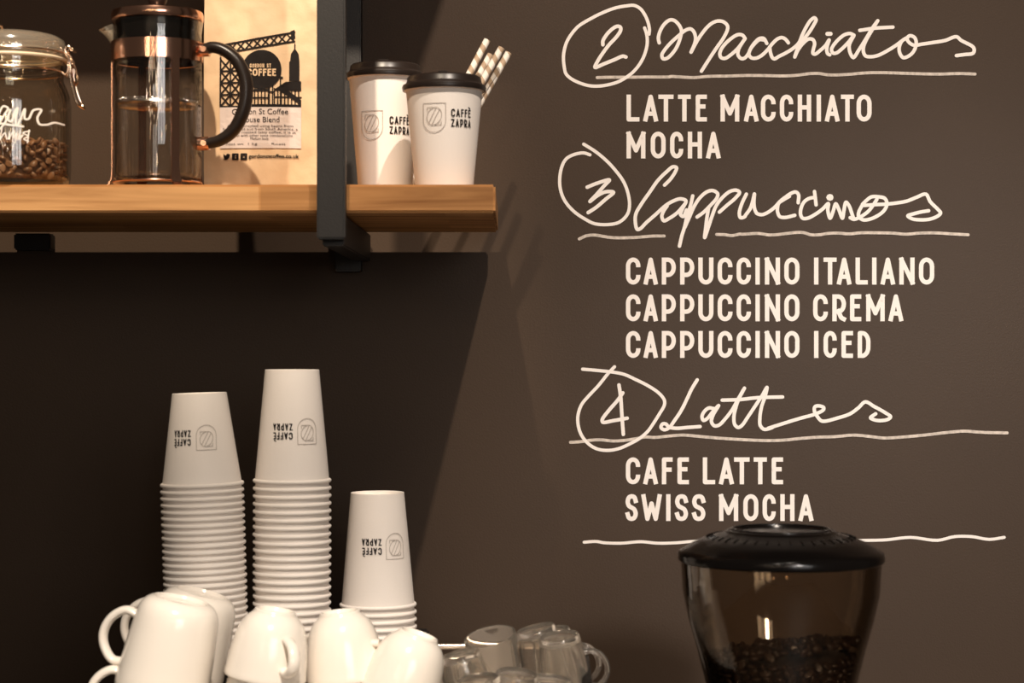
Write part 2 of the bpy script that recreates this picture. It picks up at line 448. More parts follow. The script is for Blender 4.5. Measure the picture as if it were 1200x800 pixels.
HEADS = []
HEADS.append(('white handwritten heading Macchiatos beside a circled 2, top of the menu wall', dict(
    circle=[S_(*A1, [(843, 262), (862, 320), (868, 400), (850, 490), (810, 580), (750, 660), (690, 712), (600, 765), (500, 795), (400, 808), (315, 802), (220, 772), (150, 735), (105, 690), (90, 630), (82, 540), (90, 470), (115, 390), (165, 310), (225, 245), (330, 180), (450, 120), (570, 75), (680, 55), (745, 52), (800, 80), (845, 140), (875, 210), (888, 280), (884, 322)])],
    numeral=[S_(*A1, [(452, 420), (452, 385), (480, 335), (530, 280), (585, 247), (615, 255), (618, 285), (580, 345), (510, 420), (450, 500), (405, 570), (378, 632), (460, 600), (560, 560), (640, 527), (668, 535)])],
    underline=[S_(*A1, [(398, 727), (520, 724), (700, 724), (850, 722), (1000, 722), (1080, 720)])+S_(*A2, [(200, 718), (420, 727), (560, 716), (750, 713), (900, 708), (1100, 709)])+S_(*A3, [(300, 712), (430, 706), (560, 690), (640, 690), (720, 702), (880, 700)])+S_(*A4, [(130, 683), (300, 682), (550, 690), (800, 695), (1000, 690), (1140, 695)])],
    word=[S_(*A2, [(100, 402), (92, 360), (105, 300), (145, 230), (200, 188), (240, 192), (285, 235), (308, 285), (300, 345), (265, 440), (220, 505), (170, 548), (135, 550), (125, 515), (150, 470), (210, 400), (300, 320), (350, 282), (395, 272), (425, 300), (440, 350), (435, 400), (398, 490), (440, 410), (490, 330), (550, 255), (600, 215), (650, 198), (700, 205), (738, 240), (740, 275), (700, 360), (640, 445), (590, 520), (545, 590), (495, 668)]),
          S_(*A2, [(905, 360), (880, 330), (840, 325), (790, 350), (720, 410), (680, 465), (668, 510), (680, 540), (715, 548), (770, 515), (840, 450), (905, 362), (860, 430), (840, 475), (840, 520), (870, 550), (900, 545), (935, 505), (960, 450), (1000, 395), (1040, 362), (1080, 362), (1108, 408)]),
          S_(*A2, [(1080, 375), (1040, 372), (990, 415), (950, 470), (942, 515), (965, 543), (1010, 545), (1060, 520), (1120, 462)])+S_(*A3, [(200, 410), (250, 365), (290, 353), (325, 370), (350, 402)]),
          S_(*A3, [(175, 440), (182, 490), (200, 540), (220, 552), (260, 530), (330, 495), (400, 450), (450, 400), (480, 330), (520, 250), (560, 190), (595, 168), (610, 185), (590, 230), (540, 310), (480, 385), (440, 450), (410, 535), (440, 470), (490, 405), (540, 367), (580, 372), (596, 410), (585, 460), (580, 500), (600, 508), (650, 472), (700, 425), (732, 375), (715, 430), (710, 475), (720, 505), (738, 515)]),
          S_(*A3, [(965, 330), (930, 315), (880, 325), (820, 370), (770, 430), (755, 465), (768, 497), (800, 497), (850, 460), (910, 400), (965, 332), (925, 410), (920, 450), (935, 510), (960, 540), (1010, 470), (1080, 360), (1140, 260), (1188, 195)]),
          S_(*A4, [(225, 200), (170, 290), (118, 380), (95, 440), (95, 490), (115, 525), (170, 532), (230, 520), (320, 475), (400, 425), (460, 380), (500, 355), (455, 385), (430, 440), (435, 500), (465, 540), (500, 535), (550, 500), (580, 450), (588, 390), (570, 350), (525, 336), (503, 365), (525, 402), (570, 425), (640, 415), (740, 400), (860, 380), (965, 345), (1010, 380), (1120, 440), (1132, 470), (1120, 500), (1040, 512), (965, 522)]),
          S_(*A4, [(60, 285), (200, 265), (370, 255)])],
    dots=[S_(*A3, [(716, 318), (746, 318)])])))
HEADS.append(('white handwritten heading Cappuccinos beside a circled 3, middle of the menu wall', dict(
    circle=[S_(*B1, [(240, 55), (320, 105), (400, 170), (470, 245), (530, 330), (562, 420), (570, 500), (555, 560), (500, 615), (430, 633), (320, 628), (250, 595), (170, 540), (105, 465), (72, 380), (68, 290), (85, 210), (115, 160), (170, 130), (240, 118), (285, 132)])],
    numeral=[S_(*B1, [(265, 365), (340, 335), (425, 313), (390, 352), (330, 420), (285, 468), (340, 425), (400, 398), (455, 402), (400, 450), (330, 510), (272, 548)])],
    underline=[S_(*B1, [(208, 738), (260, 715), (320, 710), (440, 728), (600, 728), (740, 717), (820, 717)]),
               S_(*B2, [(762, 688), (830, 690), (890, 698), (960, 685)])+S_(*B3, [(0, 595), (150, 588), (260, 602), (400, 590), (520, 578), (580, 582), (640, 600), (720, 600), (800, 588), (900, 585), (1000, 592)])+S_(*B4, [(150, 582), (300, 582), (450, 585), (570, 595), (700, 585), (850, 583), (1000, 592), (1155, 600)])],
    word=[S_(*B2, [(318, 268), (370, 215), (412, 150), (420, 120), (390, 112), (340, 150), (260, 230), (190, 330), (120, 430), (75, 510), (68, 570), (85, 645), (110, 640), (160, 590), (240, 520), (330, 440), (400, 400), (455, 385), (500, 402), (470, 470), (455, 520), (478, 535), (505, 480)]),
          S_(*B2, [(340, 445), (310, 490), (295, 535), (312, 572), (360, 550), (430, 500), (490, 430)]),
          S_(*B2, [(558, 360), (540, 440), (510, 530), (490, 620), (465, 700), (445, 788)]),
          S_(*B2, [(490, 630), (530, 540), (570, 450), (620, 375), (680, 325), (730, 315), (770, 340), (765, 375), (710, 440), (650, 500), (595, 540)]),
          S_(*B2, [(695, 455), (680, 540), (668, 640), (660, 715), (690, 630), (720, 540), (760, 440), (820, 365), (880, 320), (930, 312), (957, 330), (920, 380), (850, 440), (785, 498)]),
          S_(*B2, [(1015, 345), (975, 430), (955, 510), (965, 545), (1000, 538)])+S_(*B3, [(30, 415), (70, 360), (95, 290), (112, 218), (107, 300), (115, 360), (135, 400), (180, 412), (230, 395), (300, 345), (350, 290), (400, 250), (460, 210), (500, 200), (525, 225), (522, 300)]),
          S_(*B3, [(440, 240), (380, 275), (340, 305), (328, 350), (330, 390), (350, 430), (400, 438), (490, 418)]),
          S_(*B3, [(675, 195), (682, 250), (690, 320)]),
          S_(*B3, [(682, 250), (630, 258), (580, 290), (550, 350), (545, 410), (565, 445), (610, 445), (680, 410), (750, 360), (805, 308), (800, 370), (822, 445), (850, 380), (875, 310), (902, 360), (937, 445), (950, 380), (970, 295), (1000, 330), (1025, 400), (1040, 442)]),
          S_(*B4, [(50, 440), (85, 455), (150, 430), (220, 380), (270, 315), (300, 268)]),
          S_(*B4, [(170, 310), (130, 390), (130, 430), (170, 460), (230, 455), (310, 420), (370, 370), (395, 310), (375, 260), (320, 245), (250, 245), (200, 280), (165, 315)]),
          S_(*B4, [(180, 325), (280, 318), (400, 312), (500, 300), (580, 285), (670, 250), (760, 220), (800, 290), (870, 360), (897, 395), (870, 425), (790, 455), (700, 460), (630, 450), (590, 423), (640, 405), (710, 387), (785, 375)])],
    dots=[S_(*B3, [(820+14*math.cos(a/8*2*PI), 250+12*math.sin(a/8*2*PI)) for a in range(9)])])))
HEADS.append(('white handwritten heading Lattes beside a circled 4, lower menu wall', dict(
    circle=[S_(*C1, [(437, 70), (380, 130), (300, 230), (220, 315), (155, 395), (125, 490), (130, 580), (160, 660), (220, 730), (290, 770), (380, 782), (470, 768), (560, 730), (650, 680), (720, 620), (770, 550), (820, 470), (862, 395), (860, 350), (810, 290), (720, 230), (620, 180), (520, 135), (420, 115), (280, 100), (165, 90)])],
    numeral=[S_(*C1, [(475, 225), (490, 330), (500, 480), (512, 645)]), S_(*C1, [(508, 292), (460, 360), (390, 440), (332, 522), (338, 542), (420, 530), (545, 508)])],
    underline=[S_(*C1, [(62, 713), (150, 708), (240, 695), (320, 692), (420, 702), (520, 697), (620, 682), (700, 668), (780, 672), (900, 660), (1000, 652)])+S_(*C2, [(280, 597), (420, 610), (600, 625), (760, 635), (900, 642), (1050, 645)])+S_(*C3, [(150, 490), (300, 475), (450, 465), (600, 460), (750, 447), (900, 460), (1000, 472), (1100, 470), (1200, 463)])+[(1084, 509.5), (1110, 506.5), (1130, 505), (1150, 506.3), (1180, 507)]],
    word=[S_(*C2, [(390, 112), (340, 195), (300, 280), (250, 380), (190, 470), (140, 535), (100, 550), (72, 530), (85, 500), (115, 500), (140, 525), (200, 537), (300, 530), (415, 522)]),
          S_(*C2, [(540, 365), (490, 360), (445, 400), (432, 440), (445, 468), (480, 450), (520, 400), (578, 338), (530, 420), (515, 480), (540, 515), (580, 510), (640, 450), (700, 370), (750, 280), (805, 185), (760, 270), (730, 350), (712, 440), (720, 505), (750, 530), (780, 515), (840, 430), (900, 340), (960, 250), (1003, 178), (985, 260), (955, 350), (940, 450), (945, 515), (980, 547), (1050, 530)])+S_(*C3, [(0, 388), (150, 340), (280, 300), (420, 260), (485, 225), (488, 205), (440, 190), (410, 200), (408, 240), (430, 280), (465, 320), (500, 325), (600, 300), (720, 260), (790, 210), (855, 155), (930, 195), (1020, 245), (1075, 285), (1060, 305), (990, 320), (930, 312), (900, 295), (945, 260)]),
          S_(*C2, [(610, 290), (760, 285), (900, 270), (1000, 265), (1140, 262)])])))
for lab, parts in HEADS:
    t = thing('menu_heading', lab, 'menu heading', (0, 0, 0), 'handwritten menu headings')
    for nm, hw in (('underline', 1.75), ('circle', 1.9), ('numeral', 2.1), ('word', 2.05)):
        bm = bmesh.new()
        for p in parts[nm]: add_ribbon(bm, catmull(p, 5), hw, wall_map)
        if nm == 'word':
            for p in parts.get('dots', []): add_ribbon(bm, p, 2.4, wall_map)
        finish(bm, nm, M['chalk'] if nm == 'underline' else M['paint'], t, smooth=False)

bm = bmesh.new()
add_ribbon(bm, catmull(S_(*C4, [(120, 748), (170, 745), (200, 750), (270, 752), (350, 746), (420, 752), (500, 750), (560, 745)])+[(900, 634), (1000, 633)]+S_(*C5, [(410, 740), (480, 738), (580, 728), (690, 740), (760, 725), (830, 725), (900, 736), (962, 728)]), 5), 1.75, wall_map)
tag(finish(bm, 'menu_underline', M['paint'], smooth=False), 'wavy white hand-drawn line running behind the grinder hopper, below Swiss Mocha', 'line')

CAPP = [('C', 733.5, 750.5), ('A', 754.3, 770.7), ('P', 775.5, 792), ('P', 797, 813.6), ('U', 818.3, 836), ('C', 840.9, 858.3), ('C', 863.1, 879.9), ('I', 885.1, 890.4), ('N', 896.3, 914), ('O', 919, 936.8)]
LINES = [
    ('Latte Macchiato', 110.9, 142.4, [('L', 734.2, 749.3), ('A', 753.9, 771), ('T', 771.5, 789.2), ('T', 794.5, 809.5), ('E', 815.2, 828.3), ('M', 844.3, 866.3), ('A', 872, 888.8), ('C', 891.6, 908.9), ('C', 913.8, 929.5), ('H', 934.8, 950.5), ('I', 956.9, 962), ('A', 966.8, 983.6), ('T', 985.4, 1000.6), ('O', 1003.7, 1021.3)]),
    ('Mocha, directly under Latte Macchiato', 154.3, 185.6, [('M', 734.2, 756.3), ('O', 762.5, 780), ('C', 785.2, 800.6), ('H', 806, 822.6), ('A', 827.5, 844.3)]),
    ('Cappuccino Italiano', 301.7, 333.3, CAPP+[('I', 953.8, 959.1), ('T', 965, 980.3), ('A', 980.8, 997.5), ('L', 1002.5, 1016.8), ('I', 1021.9, 1027), ('A', 1032, 1048.7), ('N', 1053.8, 1071.7), ('O', 1076.8, 1094.7)]),
    ('Cappuccino Crema', 344.8, 376.3, CAPP+[('C', 952.8, 970), ('R', 975.3, 991.3), ('E', 996, 1009.2), ('M', 1015, 1036.7), ('A', 1041.3, 1058.3)]),
    ('Cappuccino Iced', 387.7, 419.2, CAPP+[('I', 953.8, 959.1), ('C', 965, 980.5), ('E', 986, 999.5), ('D', 1005, 1020)]),
    ('Cafe Latte', 535.7, 567.2, [('C', 733.4, 750.2), ('A', 754, 770.8), ('F', 775.6, 788.2), ('E', 793.8, 807.2), ('L', 823.6, 838), ('A', 842.6, 859.8), ('T', 860.2, 878.4), ('T', 883.2, 898.6), ('E', 904.2, 917.6)]),
    ('Swiss Mocha', 578.8, 610.2, [('S', 733, 747.4), ('W', 751.6, 775.4), ('I', 780.5, 785.8), ('S', 791, 806.2), ('S', 811, 826.6), ('M', 842.6, 865), ('O', 871, 888.6), ('C', 893.6, 909), ('H', 914.4, 931), ('A', 935.8, 953)]),
]
for nm, y0, y1, ls in LINES:
    bm = bmesh.new()
    for ch, a, b in ls: add_glyph(bm, ch, a, b, -y1, -y0, 5.1, wall_up)
    tag(finish(bm, 'menu_line', M['paint'], smooth=False), 'white capital lettering on the dark wall reading '+nm, 'lettering', 'printed menu lines')

# ------------------------------------------------------------------ paper cups
def cup_profile(h, rt, rb, wall=.00055, rim=.0021):
    p = [(0, .006), (rb-.002, .006), (rb-.0015, .0005), (rb, 0)]
    p += [(rb+(rt-.0012-rb)*k/6, h*k/6) for k in range(1, 6)]
    zc = h-rim; rc = rt-rim*.4
    p += [(rt-.0012-(rt-rb)*.03, h-2*rim)]
    p += [(rc+rim*.9*math.cos(a), zc+rim*math.sin(a)) for a in [math.radians(x) for x in (-70, -35, 0, 35, 70, 110, 150)]]
    p += [(rt-.0035-(rt-rb)*.03, h-2*rim), (rb+.0006, .008), (0, .008)]
    return p

def cone_map(h, rt, rb, lift=.00035):
    def f(u, v, e):                # u: arc length around (to the right seen from the front), v: height
        r = rb+(rt-.0012-rb)*v/h+lift+e
        a = u/(rb+(rt-rb)*v/h)
        return Vector((r*math.sin(a), -r*math.cos(a), v))
    return f

def print_on_cup(parent, h, rt, rb, a_logo, a_text, zc, k=1.0, logo_mat='grey_print', text_mat='black_print', second=0.0):
    f = cone_map(h, rt, rb)
    r = rb+(rt-rb)*zc/h
    bm = bmesh.new()                                         # shield with a crossed-out bean
    x = math.radians(a_logo)*r; wd, hh = .0135*k, .0165*k; lw = .00042*k
    def ln(pts, n=5, cl=False, w_=lw):
        P = [(x+a, zc+b) for a, b in pts]
        Q = []
        for p, q in zip(P, P[1:]+([P[0]] if cl else [])):
            for i in range(n): Q.append((p[0]+(q[0]-p[0])*i/n, p[1]+(q[1]-p[1])*i/n))
        if not cl: Q.append(P[-1])
        add_ribbon(bm, Q, w_, f, closed=cl)
    ln([(-wd, hh), (wd, hh), (wd, -.15*hh)]+arc(0, -.15*hh, wd, .85*hh, 0, -180, 16)[1:]+[(-wd, -.15*hh)], 3, True)
    rot = lambda a, b, th: (a*math.cos(th)-b*math.sin(th), a*math.sin(th)+b*math.cos(th))
    th = math.radians(-28)
    ln([(lambda p: (p[0], p[1]+.12*hh))(rot(.62*wd*math.cos(q), .62*hh*math.sin(q), th)) for q in [i*2*PI/28 for i in range(28)]], 1, True)
    for dx in (-.16, .16):
        a = rot(dx*wd, .56*hh, th); b = rot(dx*wd, -.56*hh, th)
        ln([(a[0], a[1]+.12*hh), (b[0], b[1]+.12*hh)], 6)
    ln([(-.62*wd, .50*hh), (-.62*wd, .72*hh), (-.05*wd, .72*hh)], 4); ln([(.62*wd, -.26*hh), (.62*wd, -.48*hh), (.05*wd, -.48*hh)], 4)
    finish(bm, 'printed_crest', M[logo_mat], parent, smooth=False)
    bm = bmesh.new()
    x0 = math.radians(a_text)*r; lh = .0090*k
    add_word(bm, 'CAFFÈ', x0, zc+.0012*k, lh, .0016*k, f, gap=.14, total=.0262*k)
    add_word(bm, 'ZAPRA', x0, zc-.0012*k-lh, lh, .0016*k, f, gap=.14, total=.0262*k)
    finish(bm, 'printed_name', M[text_mat], parent, smooth=False)

def cup_stack(which, desc, cx, yw, h, rt, rb, n, z0, pitch, lean, turn, az, ak):
    """n cups nested upside down from rim height z0 upwards; the top one shows its print"""
    up = Vector((math.sin(lean), 0, math.cos(lean)))
    flip = Matrix.Rotation(lean, 4, 'Y') @ Matrix.Rotation(PI, 4, 'Y')
    me = None; gr = 'upside-down paper cups in the '+which
    for k in range(n):                     # k = 0 is the topmost
        rimc = Vector((cx, yw, z0))+up*((n-1-k)*pitch)
        base = rimc+up*h
        lab = (f'topmost white paper cup of the {which}, its print upside down' if k == 0 else
               f'white paper cup upside down, {ORD[k]} from the top of the {which}')
        o = thing('paper_cup', lab, 'paper cup', (0, 0, 0), gr)
        jit = random.uniform(-.0002, .0002)
        o.matrix_world = Matrix.Translation(base+Vector((jit, 0, 0))) @ flip @ Matrix.Rotation(turn if k == 0 else random.uniform(0, 6), 4, 'Z')
        if me is None:
            b = finish(lathe(cup_profile(h, rt, rb), 56), 'cup_body', M['paper'], o); me = b.data
            print_on_cup(o, h, rt, rb, -14.5, 12, az, ak)
        else:
            b = bpy.data.objects.new('cup_body', me); C.objects.link(b); b.parent = o
LEDGE = H-.365
cup_stack('leftmost tall stack', '', (243.5-600)/F*1.58, (1.58-D)*K, .1030, .0452, .0300, 29, LEDGE+.0005, .0073, -.03, math.radians(-4), .0480, .82)
cup_stack('middle and tallest stack', '', (342.3-600)/F*1.60, (1.60-D)*K, .1265, .0430, .0303, 25, LEDGE+.0005, .0086, .0, math.radians(-19), .0680, .86)
cup_stack('short right-hand stack', '', (443.5-600)/F*1.64, (1.64-D)*K, .1310, .0434, .0307, 8, LEDGE+.0005, .0085, -.005, math.radians(-23), .0590, .88)

# lidded cups on the shelf
def lid_profile(r, z):
    return [(r-.0035, z-.003), (r+.0022, z-.0038), (r+.0030, z-.0005), (r+.0022, z+.0022), (r-.0005, z+.0035), (r-.0022, z+.0060), (r-.0030, z+.0108), (r-.0050, z+.0128),
            (r-.0095, z+.0132), (r-.0115, z+.0115), (r-.013, z+.0072), (0, z+.0068), (0, z+.0055), (r-.014, z+.0058), (r-.0045, z+.001), (r-.0035, z-.003)]
def lidded(label, cx, d, h, rt, rb, al, at, zc, k, tm):
    o = thing('takeaway_cup', label, 'takeaway cup', ((cx-600)/F*d, (d-D)*K, ZT+.0002), 'lidded takeaway cups on the shelf')
    finish(lathe(cup_profile(h, rt, rb), 64), 'cup_body', M['paper'], o)
    l = finish(lathe(lid_profile(rt, h+.0006), 64), 'lid', M['lid'], o)
    bm = bmesh.new(); add_box(bm, -.006, .006, -rt+.006, -rt+.013, h+.0128, h+.0152, bev=.001); finish(bm, 'sip_tab', M['lid'], l)
    print_on_cup(o, h, rt, rb, al, at, zc, k, 'grey_print', tm)
lidded('taller lidded white takeaway cup, partly behind the other cup beside the black upright', 451.5, 1.672, .1400, .0440, .0310, -21, 11, .0790, 1.0, 'black_print')
lidded('shorter lidded white takeaway cup in front, nearer the shelf end', 520.5, 1.600, .1130, .0445, .0325, -14, 13, .0760, .97, 'black_print')

# paper straws leaning behind the front cup
def straw(label, tip, dtip, base_px, dbase):
    a = W(base_px[0], 216, dbase); a.z = ZT+.003
    b = W(tip[0], tip[1], dtip)
    L = (b-a).length; seg = 20; rings = 260
    bm = bmesh.new(); vs_ = []
    for i in range(rings+1):
        vs_.append([bm.verts.new((0.0043*math.cos(2*PI*k/seg), 0.0043*math.sin(2*PI*k/seg), L*i/rings)) for k in range(seg)])
    for i in range(rings):
        for k in range(seg):
            f = bm.faces.new((vs_[i][k], vs_[i][(k+1) % seg], vs_[i+1][(k+1) % seg], vs_[i+1][k]))
            ph = (i/rings*L/.0155+k/seg) % 1
            f.material_index = 0 if ph < .55 else 1
    vi = [[bm.verts.new((0.0036*math.cos(2*PI*k/seg), 0.0036*math.sin(2*PI*k/seg), z)) for k in range(seg)] for z in (0, L)]
    for k in range(seg):
        j = (k+1) % seg
        bm.faces.new((vi[0][k], vi[0][j], vi[1][j], vi[1][k]))
        bm.faces.new((vs_[-1][k], vs_[-1][j], vi[1][j], vi[1][k])); bm.faces.new((vs_[0][k], vs_[0][j], vi[0][j], vi[0][k]))
    o = finish(bm, 'paper_straw', [M['straw_a'], M['straw_b']])
    tag(o, label, 'straw', 'striped paper straws behind the takeaway cups')
    o.matrix_world = Matrix.Translation(a) @ (b-a).to_track_quat('Z', 'Y').to_matrix().to_4x4()
straw('striped paper straw leaning right, leftmost and highest of the tips', (571, 47), 1.735, (474, 0), 1.715)
straw('striped paper straw in the middle, its tip just right of the highest one', (588, 56), 1.715, (487, 0), 1.705)
straw('striped paper straw leaning farthest right over the shelf end', (596, 62), 1.735, (500, 0), 1.71)
straw('short-looking striped paper straw, lowest tip, tucked behind the others', (575, 64), 1.765, (480, 0), 1.745)

# ------------------------------------------------------------------ coffee bag
BX0, BX1 = (239-600)/F*1.665, (372-600)/F*1.665
BYF = (1.665-D)*K
BW = BX1-BX0; BH = .300
def bag_front(u, v, e=0):           # u along the width from the left, v height above the shelf
    x = BX0+u; s = u/BW; q = v/BH
    bulge = .010*math.sin(PI*min(max(s, 0), 1))*math.sin(PI*min(1, q*1.15+.12))
    crease = .0016*noise.noise(Vector((u*38, v*30, 3.1)))+.0008*noise.noise(Vector((u*95, v*70, 1.7)))
    back = .030*max(0, q-.55)**1.3
    return Vector((x, BYF-bulge+crease+back-e, ZT+v))
t = thing('coffee_bag', 'kraft paper coffee bag with black skyline print standing behind the press handle', 'coffee bag', (BX0, BYF, ZT))
bm = bmesh.new()
NX, NZ = 40, 84
fr = [[bm.verts.new(bag_front(BW*i/NX, .0004+(BH-.0004)*j/NZ)) for i in range(NX+1)] for j in range(NZ+1)]
def bag_back(i, j):
    q = j/NZ
    return Vector((BX0+BW*i/NX, BYF+.062*(1-.75*max(0, q-.45)**.8 if q > .45 else 1)+.002*noise.noise(Vector((i*.2, j*.1, 9))), ZT+.0004+(BH-.0004)*q))
bk = [[bm.verts.new(bag_back(i, j)) for i in range(NX+1)] for j in range(NZ+1)]
for j in range(NZ):
    for i in range(NX):
        bm.faces.new((fr[j][i], fr[j][i+1], fr[j+1][i+1], fr[j+1][i])); bm.faces.new((bk[j][i+1], bk[j][i], bk[j+1][i], bk[j+1][i+1]))
    # gusseted sides: a middle crease pushed inwards
for side, i in ((1, 0), (-1, NX)):
    mid = [bm.verts.new((fr[j][i].co+bk[j][i].co)/2+Vector((side*.007*math.sin(PI*min(1, .15+j/NZ)), 0, 0))) for j in range(NZ+1)]
    for j in range(NZ):
        bm.faces.new((fr[j][i], fr[j+1][i], mid[j+1], mid[j])); bm.faces.new((mid[j], mid[j+1], bk[j+1][i], bk[j][i]))
for i in range(NX): bm.faces.new((fr[0][i], fr[0][i+1], bk[0][i+1], bk[0][i])); bm.faces.new((fr[NZ][i], bk[NZ][i], bk[NZ][i+1], fr[NZ][i+1]))
P0(finish(bm, 'pouch', M['kraft'], t, angle=60))
# prints: coordinates in frame pixels (px right, py down) carried to the bag's own face
KB = 1.655/F
def bag_px(lift):
    def f(px, py, e): return bag_front((px-600)*KB-BX0, (400-py)*KB-(ZT-H), lift+e)
    return f
bl1 = bag_px(.0008)
def bl1u(u, v, e): return bl1(u, -v, e)
def poly(bm, pts, f, e=0, cell=4):
    vs_ = [bm.verts.new(f(x, y, e)) for x, y in pts]
    return bm.faces.new(vs_)
def grid_rect(bm, x0, x1, y0, y1, f, e=0, n=6):
    nx = max(1, int(abs(x1-x0)/n)); ny = max(1, int(abs(y1-y0)/n))
    g = [[bm.verts.new(f(x0+(x1-x0)*i/nx, y0+(y1-y0)*j/ny, e)) for i in range(nx+1)] for j in range(ny+1)]
    for j in range(ny):
        for i in range(nx): bm.faces.new((g[j][i], g[j][i+1], g[j+1][i+1], g[j+1][i]))
bm = bmesh.new()
def bar(x0, y0, x1, y1, w_=.8):
    n = max(2, int(math.hypot(x1-x0, y1-y0)/4)); add_ribbon(bm, [(x0+(x1-x0)*i/n, y0+(y1-y0)*i/n) for i in range(n+1)], w_, bl1)
# crane: lattice jib rising to the right and the lattice tower below it
n = 9
for i in range(n):
    a, b = i/n, (i+1)/n
    xa, xb = 257+a*87, 257+b*87
    ta, tb = 52-a*16, 52-b*16; ba, bb = 62-a*15, 62-b*15
    bar(xa, ta, xb, tb, 1.1); bar(xa, ba, xb, bb, 1.1); bar(xa, ta, xb, bb, .8); bar(xa, ba, xb, tb, .8)
poly(bm, [(339, 35), (344, 33), (345, 43), (341, 46)], bl1, 0)
for j in range(4):
    ya, yb = 68+j*14, 68+(j+1)*14
    for (xa, xb) in ((257, 269), (269, 281)):
        bar(xa, ya, xb, yb, .9); bar(xb, ya, xa, yb, .9)
    bar(257, yb, 283, yb, .9)
for x in (257, 269, 281): bar(x, 66, x, 124, 1.0)
# skyline: town hall with a domed clock tower and the buildings under the disc
grid_rect(bm, 283, 352, 121.5, 124.8, bl1, n=4)
for x0, x1, y0 in ((294, 314, 104), (315, 320, 97), (328, 331, 89), (321, 352, 103)):
    grid_rect(bm, x0, x1, y0, y0+2.5, bl1, n=3)
    for x in range(int(x0), int(x1)+1, 4): bar(x, y0, x, 123, .75)
    bar(x0, y0+10, x1, y0+10, .8)
poly(bm, [(321, 104), (334, 95), (352, 94), (352, 104)], bl1, 1e-5)
poly(bm, [(338, 94), (338, 71), (350, 71), (350, 94)], bl1, 2e-5)
poly(bm, [(339, 71), (340, 62), (344.5, 55), (349, 62), (350, 71)], bl1, 3e-5); bar(344.5, 50, 344.5, 58, .7)
poly(bm, [(324, 104), (331, 101), (352, 116), (352, 122)], bl1, 1.2e-5)
P0(finish(bm, 'skyline_print', M['black_print'], t, smooth=False))
bm = bmesh.new()                                                     # black badge
cx, cy, rr = 306, 80.5, 23.2
rings = [[bm.verts.new(bl1(cx+rr*q/5*math.cos(a*2*PI/40), cy+rr*q/5*math.sin(a*2*PI/40), .00035)) for a in range(40)] for q in range(1, 6)]
bm.faces.new(rings[0])
for A_, B_ in zip(rings, rings[1:]):
    for a in range(40): bm.faces.new((A_[a], A_[(a+1) % 40], B_[(a+1) % 40], B_[a]))
badge = P0(finish(bm, 'badge', M['black_print'], t, smooth=False))
bl2 = bag_px(.0016)
def bl2u(u, v, e): return bl2(u, -v, e)
def child_of_part(o):                                                # sub-parts live in the same space as their part
    o.matrix_parent_inverse = Matrix.Identity(4); return o
bm = bmesh.new()
add_word(bm, 'GORDON ST', 292, -78.6, 4.8, .85, bl2u, gap=.16, total=25)
add_word(bm, 'COFFEE', 289, -88.4, 8.6, 1.7, bl2u, gap=.12, total=34)
child_of_part(finish(bm, 'badge_lettering', M['kraft'], badge, smooth=False))
bm = bmesh.new(); grid_rect(bm, 256.5, 352, 125, 173, bl1, .0002)
lab_ = P0(finish(bm, 'product_label', M['sticker'], t, smooth=False)); lab_['label'] = 'greyish clear product label'
bm = bmesh.new()
cxl = 304
add_font(bm, 'Gordon St Coffee', 9.2, cxl, -133.2, bl2u, align='CENTER', width=66)
add_font(bm, 'House Blend', 9.2, cxl, -142.6, bl2u, align='CENTER', width=46)
for i, (s, wd) in enumerate((('A blend created using beans from', 78), ('South Africa and from South America, a', 88), ('medium roasted tasty coffee, it is at', 84), ('its best with other taste combinations', 76), ('Medium body.', 22))):
    add_font(bm, s, 4.2, cxl, -(148.3+i*3.75), bl2u, align='CENTER', width=wd)
add_font(bm, 'Net wt  1 kg        Roast', 3.4, 264, -169.2, bl2u, width=70)
child_of_part(finish(bm, 'label_text', M['black_print'], lab_, smooth=False))
bm = bmesh.new()
add_font(bm, 'gordonstcoffee.co.uk', 6.2, 290.5, -184.5, bl1u, width=59, bold=.16)
def blob(pts, e=0): poly(bm, pts, bl1, e)
# the three small square and bird marks before the address
blob([(260.3, 179.3), (263.2, 181.6), (264.2, 180), (266.2, 179.2), (267.8, 180), (269, 179.8), (268.2, 181.4), (267.6, 184), (265.4, 186.3), (262.6, 186.8), (260.2, 186), (262.3, 185.2), (260.8, 183.4)], 0)
for x in (270.8, 281):
    add_ribbon(bm, [(x+1, 180), (x+7, 180), (x+7, 186), (x+1, 186)], 1.0, bl1, closed=True)
blob([(272.3, 179.9), (274.4, 179.9), (274.4, 186.3), (272.3, 186.3)]); blob([(275.9, 186.3), (275.9, 183.6), (274.8, 183.6), (274.8, 182.4), (275.9, 182.4), (276.2, 180.6), (278, 180.2), (278, 181.2), (277, 181.4), (277, 182.4), (278, 182.4), (278, 183.6), (277, 183.6), (277, 186.3)])
add_ribbon(bm, arc(285, 183.2, 1.9, 1.9, 0, 360, 12)[:-1], .7, bl1, closed=True)
P0(finish(bm, 'web_address', M['black_print'], t, smooth=False))

